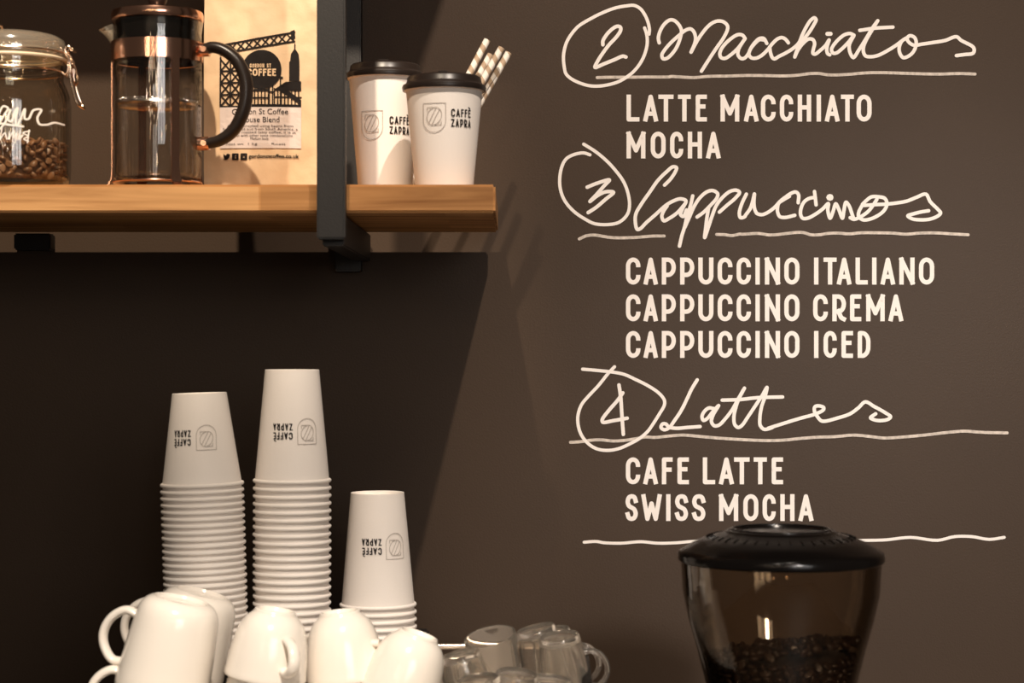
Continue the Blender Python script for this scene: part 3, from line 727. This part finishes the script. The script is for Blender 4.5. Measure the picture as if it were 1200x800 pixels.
# ------------------------------------------------------------------ french press
DP = 1.600
PX = (184.5-600)/F*DP; PY = (DP-D)*K
t = thing('french_press', 'glass french press with copper frame, black handle and copper lid', 'french press', (PX, PY, ZT))
RB = .0490; ZR = .187
prof = [(0, .0085), (RB-.006, .0085), (RB-.001, .0115), (RB, .017), (RB, .10), (RB, ZR-.012), (RB+.0018, ZR), (RB+.0004, ZR+.0008), (RB-.0017, ZR-.010), (RB-.0022, .10), (RB-.0022, .0185), (RB-.006, .0125), (0, .0115)]
bk_ = finish(lathe(prof, 72), 'beaker', M['beaker_glass'], t)
bm = bmesh.new()                                                     # pouring lip on the left
g = []
for i in range(9):
    th = PI+(-.5+i/8)*.62; q = 1-(abs(i-4)/4)**2
    col_ = []
    for j in range(6):
        s = j/5
        r = RB+.0006+q*.0165*s**1.3; z = ZR-.030+.027*s-.006*q*s**3
        col_.append(bm.verts.new((r*math.cos(th), r*math.sin(th), z)))
    g.append(col_)
for i in range(8):
    for j in range(5): bm.faces.new((g[i][j], g[i+1][j], g[i+1][j+1], g[i][j+1]))
bmesh.ops.solidify(bm, geom=bm.faces[:], thickness=.0016)
child_of_part(finish(bm, 'spout', M['lid_glass'], bk_))
finish(lathe([(0, .1985), (.030, .2005), (.047, .2000), (.0505, .1985), (.0515, .1950), (.0513, .1895), (.0505, .1884), (.0485, .1882), (.0480, .188), (0, .188)], 72), 'lid', M['copper'], t)
finish(lathe([(0, .1879), (.0462, .1879), (.0464, .184), (.0455, .166), (.0440, .1645), (0, .1645)], 64), 'lid_collar', M['gloss_black'], t)
finish(lathe([(0, .222), (.006, .2215), (.0105, .217), (.0110, .212), (.008, .206), (.0045, .2035), (.0045, .2002), (0, .2002)], 32), 'knob', M['lid'], t)
finish(lathe([(RB+.0005, .1430), (RB+.0022, .1425), (RB+.0024, .1640), (RB+.0005, .1645)], 72), 'frame_band', M['copper'], t)
def strap(ang):
    bm = bmesh.new(); ca, sa = math.cos(ang), math.sin(ang); tx, ty = -sa, ca
    wd = .0046; pr = [(RB+.0006, .1440), (RB+.0006, .020), (RB+.0010, .012), (RB+.0042, .004), (RB+.0105, .0004), (RB+.0120, .0004)]
    rows = []
    for r, z in pr:
        w2 = wd*(1.25 if z < .015 else 1)
        rows.append([bm.verts.new((ca*(r+dr)+tx*s*w2, sa*(r+dr)+ty*s*w2, z+dz)) for s, dr, dz in ((-1, 0, 0), (1, 0, 0), (1, .0014, .0012 if z < .01 else 0), (-1, .0014, .0012 if z < .01 else 0))])
    for A_, B_ in zip(rows, rows[1:]):
        for k in range(4): bm.faces.new((A_[k], A_[(k+1) % 4], B_[(k+1) % 4], B_[k]))
    bm.faces.new(rows[0]); bm.faces.new(rows[-1])
    return finish(bm, 'frame_leg', M['copper'], t, angle=30)
for a in (-57, 30, 120, -150 - 28):
    strap(math.radians(a))
finish(lathe([(RB-.012, .0062), (RB+.0006, .0062), (RB+.0012, .0072), (RB+.0006, .0082), (RB-.012, .0082)], 64), 'frame_base', M['copper'], t)
# plunger
finish(tube([(0, 0, .0965), (0, 0, .1650)], .0019, smooth=0, seg=12), 'plunger_rod', M['shade'], t)
bm = lathe([(0, .0940), (.040, .0940), (.0445, .0925), (.0460, .0945), (.0445, .0975), (.040, .0965), (0, .0968)], 64)
pl = finish(bm, 'plunger_plate', M['shade'], t)
bm = bmesh.new()                                                     # coiled spring round the plate
add_tube(bm, [((.0448+.0013*math.cos(q*2*PI/8))*math.cos(q/8/70*2*PI), (.0448+.0013*math.cos(q*2*PI/8))*math.sin(q/8/70*2*PI), 0.0982+.0013*math.sin(q*2*PI/8)) for q in range(560)], .0005, seg=5, closed=True, smooth=0)
child_of_part(finish(bm, 'spring_rim', M['shade'], pl))
# handle pointing right, a little towards the viewer
hp = finish(tube([(.053, -.006, .1560), (.064, -.008, .1585), (.078, -.010, .1540), (.092, -.012, .1420), (.1005, -.013, .1235), (.1020, -.0135, .1060), (.0975, -.013, .0840), (.0860, -.011, .0640), (.0700, -.009, .0535), (.053, -.006, .0505)],
            lambda q: .0062+.0012*math.sin(PI*q), seg=14, flat=1.35), 'handle', M['lid'], t)
for z in (.1555, .0505):
    bm = bmesh.new()
    add_tube(bm, [(.0465, -.006, z), (.0595, -.0072, z+.0005)], .0078, seg=16, smooth=0)
    add_tube(bm, [(.0540, -.0175, z), (.0540, .0050, z)], .0032, seg=12, smooth=0)
    finish(bm, 'handle_clamp', M['copper'], t)

# ------------------------------------------------------------------ clip-top jar
DJ = 1.592
JX = (15-600)/F*DJ; JY = (DJ-D)*K; RJ = .0640
t = thing('storage_jar', 'clip-top glass jar part-filled with coffee beans at the left shelf end', 'jar', (JX, JY, ZT))
prof = [(0, .002), (.050, .002), (.0545, .0004), (.0600, .0030), (.0632, .010), (RJ, .022), (RJ, .092), (.0628, .103), (.0590, .1130), (.0560, .1190), (.0555, .1220), (.0555, .1370), (.0575, .1385), (.0575, .1415), (.0530, .1420),
        (.0528, .1390), (.0525, .122), (.0545, .1150), (.0600, .101), (.0612, .090), (.0612, .022), (.0600, .012), (.055, .0075), (0, .0065)]
jb = finish(lathe(prof, 80), 'jar_body', M['jar_glass'], t)
finish(lathe([(.0530, .1424), (.0592, .1424), (.0598, .1440), (.0592, .1456), (.0530, .1456), (.0530, .1424)], 72), 'rubber_seal', M['rubber'], t)
finish(lathe([(0, .1560), (.044, .1560), (.0510, .1500), (.0515, .1460), (.0585, .1460), (.0590, .1480), (.0588, .1590), (.0565, .1655), (.0500, .1700), (.0420, .1720), (.040, .1700), (0, .1690)], 80), 'jar_lid', M['lid_glass'], t)
def ringpts(r, z, n=48, a0=0): return [(r*math.cos(a0+2*PI*i/n), r*math.sin(a0+2*PI*i/n), z) for i in range(n)]
bm = bmesh.new()
add_tube(bm, ringpts(.0568, .1300), .0011, seg=8, closed=True, smooth=0)
add_tube(bm, ringpts(.0600, .1505), .0011, seg=8, closed=True, smooth=0)
for s in (-1, 1):       # right-hand bail: link, loop and lever, seen edge on
    add_tube(bm, [(.0560, .008*s, .1300), (.0610, .009*s, .1260), (.0640, .009*s, .1330), (.0630, .009*s, .1480), (.0600, .008*s, .1540), (.0640, .008*s, .1580), (.0680, .008*s, .1540)], .0012, seg=8)
    add_tube(bm, [(.0600, .011*s, .1500), (.0650, .011*s, .1440), (.0665, .011*s, .1300), (.0640, .011*s, .1240)], .0012, seg=8)
add_tube(bm, [(.0655, -.010, .1370), (.0660, -.0105, .1260), (.0700, -.011, .1080), (.0750, -.011, .0930), (.0785, -.006, .0900), (.0790, .006, .0900), (.0760, .011, .0930), (.0700, .011, .1080), (.0660, .0105, .1260), (.0655, .010, .1370)], .0013, seg=8)
add_tube(bm, [(.0655, -.0115, .1370), (.0655, .0115, .1370)], .0022, seg=10, smooth=0)
add_tube(bm, [(.0680, -.0085, .1545), (.0680, .0085, .1545)], .0018, seg=10, smooth=0)
add_tube(bm, [(.0630, -.004, .1500), (.0720, -.008, .1330), (.0740, -.008, .1180), (.0705, -.004, .1150), (.0680, .004, .120)], .0012, seg=8)
finish(bm, 'wire_clip', M['clip'], t)
bm = bmesh.new()        # hinge at the back of the lid, a loop of wire over the top
add_tube(bm, [(-.020, -.020, .1725), (-.016, -.028, .1755), (-.010, -.030, .1790), (-.006, -.026, .1770), (-.008, -.016, .1730)], .0014, seg=8)
finish(bm, 'lid_loop', M['clip'], t)
bm = bmesh.new()
add_tube(bm, [(-.060, -.01, .150), (-.064, -.01, .130), (-.060, 0, .128), (-.064, .01, .13), (-.060, .01, .150)], .0013, seg=8)
finish(bm, 'wire_hinge', M['clip'], t)
def jar_map(px, py, e):
    s = max(-.985, min(.985, (px-15)/67.0)); a = math.asin(s)
    return Vector((math.sin(a)*(RJ+.0004+e), -math.cos(a)*(RJ+.0004+e), (400-py)/F*(DJ-.05)-(ZT-H)))
J = (0, 80, 5.714)
bm = bmesh.new()
for p in ([(-120, 340), (-90, 240), (-80, 380), (-40, 250), (-30, 370), (0, 330), (25, 215), (20, 310), (18, 400), (40, 340), (70, 290), (60, 360), (50, 410), (90, 370), (130, 300), (150, 262), (120, 250), (90, 310), (70, 390), (85, 410), (130, 360), (165, 272), (150, 340), (170, 350), (195, 272), (208, 260), (195, 330), (203, 380), (225, 330), (250, 265), (250, 330), (270, 330), (300, 268), (340, 262), (320, 320), (332, 360), (370, 360), (410, 340), (448, 345)], [(85, 360), (160, 374), (240, 382)]):
    add_ribbon(bm, catmull(S_(*J, p), 6), 1.15, jar_map)
for p in ([(30, 470), (70, 462), (105, 455)], [(112, 400), (100, 470), (130, 428), (142, 470)], [(160, 425), (152, 470), (185, 412), (180, 462), (202, 430), (196, 470)], [(225, 408), (215, 470), (240, 440), (224, 452)], [(275, 405), (265, 490)], [(278, 410), (240, 425), (268, 446), (245, 466), (270, 480)]):
    add_ribbon(bm, catmull(S_(*J, p), 6), .75, jar_map)
child_of_part(finish(bm, 'handwriting', M['paint'], jb, smooth=False))

def add_bean(bm, M4, sc):
    NU, NV = 12, 7
    def pt(x, y, z):
        if z > 0: z = z*.60-.42*math.exp(-(y/.17)**2)*(1-x*x)
        return bm.verts.new(M4 @ Vector((x*sc*1.35, y*sc, z*sc*.82)))
    rows = [[pt(math.cos(PI*j/NV), math.sin(PI*j/NV)*math.cos(2*PI*i/NU), math.sin(PI*j/NV)*math.sin(2*PI*i/NU)) for i in range(NU)] if 0 < j < NV else [pt(math.cos(PI*j/NV), 0, 0)] for j in range(NV+1)]
    for a, b in zip(rows, rows[1:]):
        for i in range(NU):
            j = (i+1) % NU
            if len(a) == 1: bm.faces.new((a[0], b[i], b[j]))
            elif len(b) == 1: bm.faces.new((a[i], b[0], a[j]))
            else: bm.faces.new((a[i], b[i], b[j], a[j]))
def rnd_rot(): return Matrix.Rotation(random.uniform(0, 6.28), 4, Vector((random.gauss(0, 1), random.gauss(0, 1), random.gauss(0, 1))).normalized())
bm = bmesh.new()
for layer in range(8):                                               # against the glass
    z = .0120+layer*.0056; n = 27
    for i in range(n):
        a = 2*PI*(i+.5*(layer % 2)+random.uniform(-.2, .2))/n
        if math.sin(a) > .45: continue
        r = .0555+random.uniform(-.0015, .001)
        add_bean(bm, Matrix.Translation((r*math.cos(a), r*math.sin(a), z+random.uniform(-.001, .001)-(0 if layer < 7 else .002))) @ rnd_rot(), .0039)
for i in range(150):                                                 # the heaped top
    a = random.uniform(0, 2*PI); r = .052*math.sqrt(random.random())
    add_bean(bm, Matrix.Translation((r*math.cos(a), r*math.sin(a), .0485+.0035*(1-r/.05)+random.uniform(-.002, .002))) @ rnd_rot(), .0040)
add_lathe(bm, [(0, .0070), (.049, .0085), (.052, .014), (.052, .045), (0, .047)], 32)
o = finish(bm, 'coffee_beans', M['bean'], angle=85, loc=(JX, JY, ZT))
tag(o, 'roasted coffee beans filling the lower third of the clip-top jar', 'coffee beans', kind='stuff')

# ------------------------------------------------------------------ espresso machine top with cup rail
TR = H-.410
MX1 = (684-600)/F*1.50
t = thing('espresso_machine', 'black espresso machine top with low metal rail, holding the cups and glasses', 'coffee machine', (-.17, -.35, CT))
P0(finish(box(-.425, MX1-.006, -.74, -.06, CT+.06, TR-.004, bev=.012), 'machine_body', M['steel'], t, smooth=False))
P0(finish(box(-.425, MX1-.006, -.74, -.06, TR-.004, TR, bev=.001), 'cup_tray', M['tray'], t, smooth=False))
P0(finish(box(-.425, -.105, -.447, -.07, TR+.0005, LEDGE, bev=.003), 'rear_ledge', M['steel'], t, smooth=False))
for x in (-.38, MX1-.06):
    for y in (-.68, -.12):
        bm = bmesh.new(); add_lathe(bm, [(0, CT), (.020, CT), (.020, CT+.01), (.015, CT+.02), (.015, CT+.062), (0, CT+.062)], 24, cx=x, cy=y)
        P0(finish(bm, 'foot', M['steel'], t))
zr = H+(400-757)/F*1.53
P0(finish(tube([(-.115, -.462, zr), (MX1-.012, -.462, zr)], .0032, smooth=0, seg=12), 'cup_rail', M['chrome'], t))
for x in (-.112, MX1-.016): P0(finish(tube([(x, -.462, TR-.002), (x, -.462, zr)], .003, smooth=0, seg=10), 'rail_post', M['chrome'], t))
bm = bmesh.new()                                                     # sloping black end cheek
v = [(MX1-.004, -.73, TR-.06), (MX1-.004, -.48, TR-.06), (MX1-.004, -.48, TR+.076), (MX1-.004, -.53, TR+.070), (MX1-.004, -.73, TR+.005)]
a_ = [bm.verts.new(p) for p in v]; b_ = [bm.verts.new((p[0]+.010+(.02 if p[2] < TR else 0), p[1], p[2])) for p in v]
bm.faces.new(a_); bm.faces.new(b_)
for k in range(5): bm.faces.new((a_[k], a_[(k+1) % 5], b_[(k+1) % 5], b_[k]))
P0(finish(bm, 'end_cheek', M['gloss_black'], t, smooth=False))

# ------------------------------------------------------------------ ceramic cups, upside down and tilted
def mug_prof(h, rt, rb):
    return [(0, .0035), (rb-.004, .0035), (rb-.002, 0), (rb, .0004), (rb+.006, .004), (rb+.011, .012), (rt-.0035, h*.36), (rt-.001, h*.7), (rt, h-.001), (rt-.001, h), (rt-.0032, h-.0004), (rt-.004, h*.7), (rt-.0068, h*.36), (rb+.006, .013), (rb-.004, .0075), (0, .007)]
def cupp_prof(h, rt, rb):
    return [(0, .0045), (rb-.004, .0042), (rb-.0022, 0), (rb, .0004), (rb+.0015, .0035), (rb+.0085, .0105), (rb+.0140, .0215), (rt-.0025, h*.62), (rt-.0006, h*.86), (rt, h-.001), (rt-.001, h), (rt-.003, h-.0004), (rt-.0038, h*.84), (rt-.006, h*.6), (rb+.0098, .0235), (rb+.004, .0125), (rb-.005, .0085), (0, .008)]
def spline_prof(pr, n=3):
    q = catmull([(r, z, 0) for r, z in pr], n); return [(max(0, v.x), v.y) for v in q]
_mesh = {}
def ceramic(kind, label, cat, base, tilt, turn, group, lean=0):
    if kind == 'mug':
        h, rt, rb = .096, .0470, .029; pr = mug_prof(h, rt, rb)
        hp_ = [(rt-.006, 0, .074), (rt+.009, 0, .076), (rt+.021, 0, .064), (rt+.0245, 0, .050), (rt+.019, 0, .034), (rt+.006, 0, .024), (rt-.009, 0, .027)]; hr = .0045
    else:
        h, rt, rb = .0690, .0410, .0200; pr = cupp_prof(h, rt, rb)
        hp_ = [(rt-.004, 0, .053), (rt+.006, 0, .055), (rt+.0145, 0, .048), (rt+.0150, 0, .040), (rt+.008, 0, .029), (rt-.006, 0, .023)]; hr = .0042
    o = thing('coffee_mug' if kind == 'mug' else 'cappuccino_cup', label, cat, (0, 0, 0), group)
    o.matrix_world = Matrix.Translation(base) @ Matrix.Rotation(tilt, 4, 'Y') @ Matrix.Rotation(lean, 4, 'X') @ Matrix.Rotation(PI, 4, 'Y') @ Matrix.Rotation(turn, 4, 'Z')
    if kind not in _mesh:
        b = finish(lathe(spline_prof(pr), 64), 'cup_body', M['ceramic'], o, angle=70)
        g = finish(tube(hp_, hr, seg=14, flat=1.5, smooth=8), 'handle', M['ceramic'], o)
        _mesh[kind] = (b.data, g.data)
    else:
        for nm, me in zip(('cup_body', 'handle'), _mesh[kind]):
            c = bpy.data.objects.new(nm, me); C.objects.link(c); c.parent = o
    return o
R = math.radians
def nest(kind, lab_top, lab_low, cat, px, py, d, tilt, turn, grp, step, n=2, turn2=None, lean=0):
    b = W(px, py, d)
    ax = (Matrix.Rotation(tilt, 3, 'Y') @ Matrix.Rotation(lean, 3, 'X')) @ Vector((0, 0, 1))
    ceramic(kind, lab_top, cat, b, tilt, turn, grp, lean)
    for k in range(1, n):
        ceramic(kind, lab_low if k == 1 else lab_low.replace('lower', 'bottommost'), cat, b-ax*step*k, tilt*.8, turn2 if turn2 is not None else turn, grp, lean)
g1, g2 = 'tall white mugs stacked on the machine', 'white cappuccino cups stacked on the machine'
# local +X of the inverted cup points to the left of the frame; turn spins the handle about the cup's own axis
nest('mug', 'large white mug upside down in front, handle at its left, leftmost of the ceramics', 'lower white mug nested beneath the large front-left mug', 'mug', 213, 702, 1.43, R(13), R(8), g1, .058, 2, R(0))
nest('mug', 'white mug upside down behind the front-left mug, only its shoulder showing', '', 'mug', 236, 694, 1.515, R(15), R(4), g1, .045, 1)
nest('cup', 'rounded white cup upside down with its handle facing the viewer, right of the mugs', 'lower white cup beneath the cup whose handle faces the viewer', 'cup', 323, 714, 1.42, R(9), R(-123), g2, .036, 3, R(95))
nest('cup', 'rounded white cup upside down in the centre with no handle at its front', 'lower white cup beneath the centre rounded cup', 'cup', 398, 716, 1.455, R(-6), R(38), g2, .031, 3, R(95))
nest('cup', 'rounded white cup tilted rightwards beside the glass cups, handle at its left', 'lower white cup beneath the rightmost tilted cup', 'cup', 491, 742, 1.44, R(19), R(8), g2, .045, 2, R(10))

# ------------------------------------------------------------------ clear glass cups in a jumble
def glass_prof(h, rt, rb):
    return [(0, .002), (rb-.004, .002), (rb-.001, .0005), (rb, .003), (rb+.002, h*.3), (rt-.0004, h-.002), (rt-.0006, h), (rt-.0022, h), (rt-.003, h-.003), (rb-.0010, h*.3), (rb-.003, .009), (0, .0075)]
_g = {}
def glass_cup(label, px, py, d, tilt, lean, turn, inv, h=.072, rt=.0280, rb=.0215):
    o = thing('glass_cup', label, 'glass cup', (0, 0, 0), 'clear glass cups in a jumble')
    mt = Matrix.Translation(W(px, py, d)) @ Matrix.Rotation(tilt, 4, 'Y') @ Matrix.Rotation(lean, 4, 'X')
    if inv: mt = mt @ Matrix.Rotation(PI, 4, 'Y')
    else: mt = mt @ Matrix.Translation((0, 0, -h))
    o.matrix_world = mt @ Matrix.Rotation(turn, 4, 'Z')
    if not _g:
        b = finish(lathe(glass_prof(h, rt, rb), 56), 'glass_body', M['cup_glass'], o, angle=50)
        q = finish(tube([(rt-.0035, 0, .058), (rt+.006, 0, .060), (rt+.0160, 0, .050), (rt+.0165, 0, .036), (rt+.008, 0, .024), (rb+.0012, 0, .021)], .0030, seg=12, smooth=8), 'handle', M['cup_glass'], o)
        _g['b'], _g['h'] = b.data, q.data
    else:
        for nm, k in (('glass_body', 'b'), ('handle', 'h')):
            c = bpy.data.objects.new(nm, _g[k]); C.objects.link(c); c.parent = o
# (px, py) is the middle of the upper end
glass_cup('clear glass cup standing upright with its open rim tilted to the viewer', 574, 745, 1.49, R(-12), R(14), R(200), False)
glass_cup('clear glass cup upside down, second from right, highest of the glasses', 627, 735, 1.52, R(-14), R(4), R(165), True)
glass_cup('clear glass cup at the right edge of the jumble, upper handle sticking out right', 655, 744, 1.475, R(-8), R(8), R(175), True)
glass_cup('clear glass cup leaning at the left of the jumble beside the tilted white cup', 537, 764, 1.47, R(-16), R(0), R(120), True)
glass_cup('clear glass cup upside down in the front of the jumble, centre', 606, 788, 1.40, R(6), R(8), R(100), True)
glass_cup('clear glass cup at the lower right of the jumble, beside the black end cheek', 645, 794, 1.42, R(5), R(4), R(185), True)
glass_cup('clear glass cup low in the front left of the jumble', 560, 794, 1.39, R(-8), R(6), R(60), True)

glass_cup('clear glass cup at the back right of the jumble, handle inside the outermost one', 645, 738, 1.53, R(-10), R(6), R(183), True)

# ------------------------------------------------------------------ coffee grinder with smoked hopper
DG = 1.39
GX = (915-600)/F*DG; GY = (DG-D)*K
Z0 = -.2076                                                          # lid rim height relative to the eye
t = thing('coffee_grinder', 'coffee grinder with smoked bean hopper and black domed lid, below the menu', 'grinder', (GX, GY, CT))
off = H+Z0-CT
hop = [(.0975, off-.002), (.0972, off-.011), (.0955, off-.038), (.0895, off-.065), (.0820, off-.091), (.0735, off-.126), (.0640, off-.150), (.0500, off-.175), (.0420, off-.195), (.0400, off-.225)]
bm = bmesh.new()
add_lathe(bm, hop+[(r-.003, z) for r, z in hop[::-1]]+[hop[0]], 80)
finish(bm, 'bean_hopper', M['hopper'], t)
lidp = [(0, off+.0225), (.043, off+.0225), (.044, off+.0240), (.0515, off+.0240), (.0540, off+.0220), (.0555, off+.0210), (.070, off+.0175), (.086, off+.0105), (.0950, off+.0050), (.0995, off+.0022), (.1005, off-.0005), (.1003, off-.0055), (.0988, off-.0070), (.0975, off-.0015), (.090, off+.0005), (0, off+.004)]
ld = finish(lathe(lidp, 96), 'hopper_lid', M['gloss_black'], t)
bm = bmesh.new(); add_tube(bm, ringpts(.0480, off+.0240, 64), .0016, seg=10, closed=True, smooth=0)
for i in range(40):
    a = 2*PI*i/40; add_tube(bm, [(.066*math.cos(a), .066*math.sin(a), off+.0187), (.073*math.cos(a), .073*math.sin(a), off+.0164)], .0008, seg=6, smooth=0)
child_of_part(finish(bm, 'lid_ridge', M['gloss_black'], ld))
finish(lathe([(0, off-.205), (.041, off-.205), (.050, off-.212), (.058, off-.228), (.058, off-.262), (0, off-.262)], 56), 'collar', M['gloss_black'], t)
finish(box(-.075, .075, -.09, .12, .05, off-.262, bev=.018), 'grinder_body', M['steel'], t, angle=30)
finish(box(-.095, .095, -.14, .13, .0, .05, bev=.012), 'base', M['steel'], t, angle=30)
finish(box(-.022, .022, -.175, -.09, off-.34, off-.31, bev=.004), 'chute', M['gloss_black'], t)
finish(box(-.03, .03, -.20, -.09, .13, .145, bev=.004), 'portafilter_fork', M['chrome'], t)
bm = bmesh.new()
def hr_(z):
    for (r0, z0), (r1, z1) in zip(hop, hop[1:]):
        if z1 <= z <= z0: return r1+(r0-r1)*(z-z1)/(z0-z1)
    return .04
fill = off-.098
for layer in range(16):
    z = fill-.002-layer*.006; r = hr_(z)-.0090; n = max(12, int(2*PI*r/.0105))
    for i in range(n):
        a = 2*PI*(i+.5*(layer % 2)+random.uniform(-.2, .2))/n
        if math.sin(a) > .5: continue
        add_bean(bm, Matrix.Translation((r*math.cos(a), r*math.sin(a), z)) @ rnd_rot(), .0042)
for i in range(170):
    a = random.uniform(0, 2*PI); r = .074*math.sqrt(random.random())
    add_bean(bm, Matrix.Translation((r*math.cos(a), r*math.sin(a), fill+.010*math.cos(a*1.0+.6)*r/.07+.006+random.uniform(-.002, .002))) @ rnd_rot(), .0045)
add_lathe(bm, [(0, fill-.16+.064), (.040, fill-.09), (.060, fill-.035), (.070, fill-.002), (0, fill+.004)], 40)
o = finish(bm, 'coffee_beans', M['dark_bean'], angle=85, loc=(GX, GY, CT))
tag(o, 'dark coffee beans in the bottom of the smoked grinder hopper', 'coffee beans', kind='stuff')
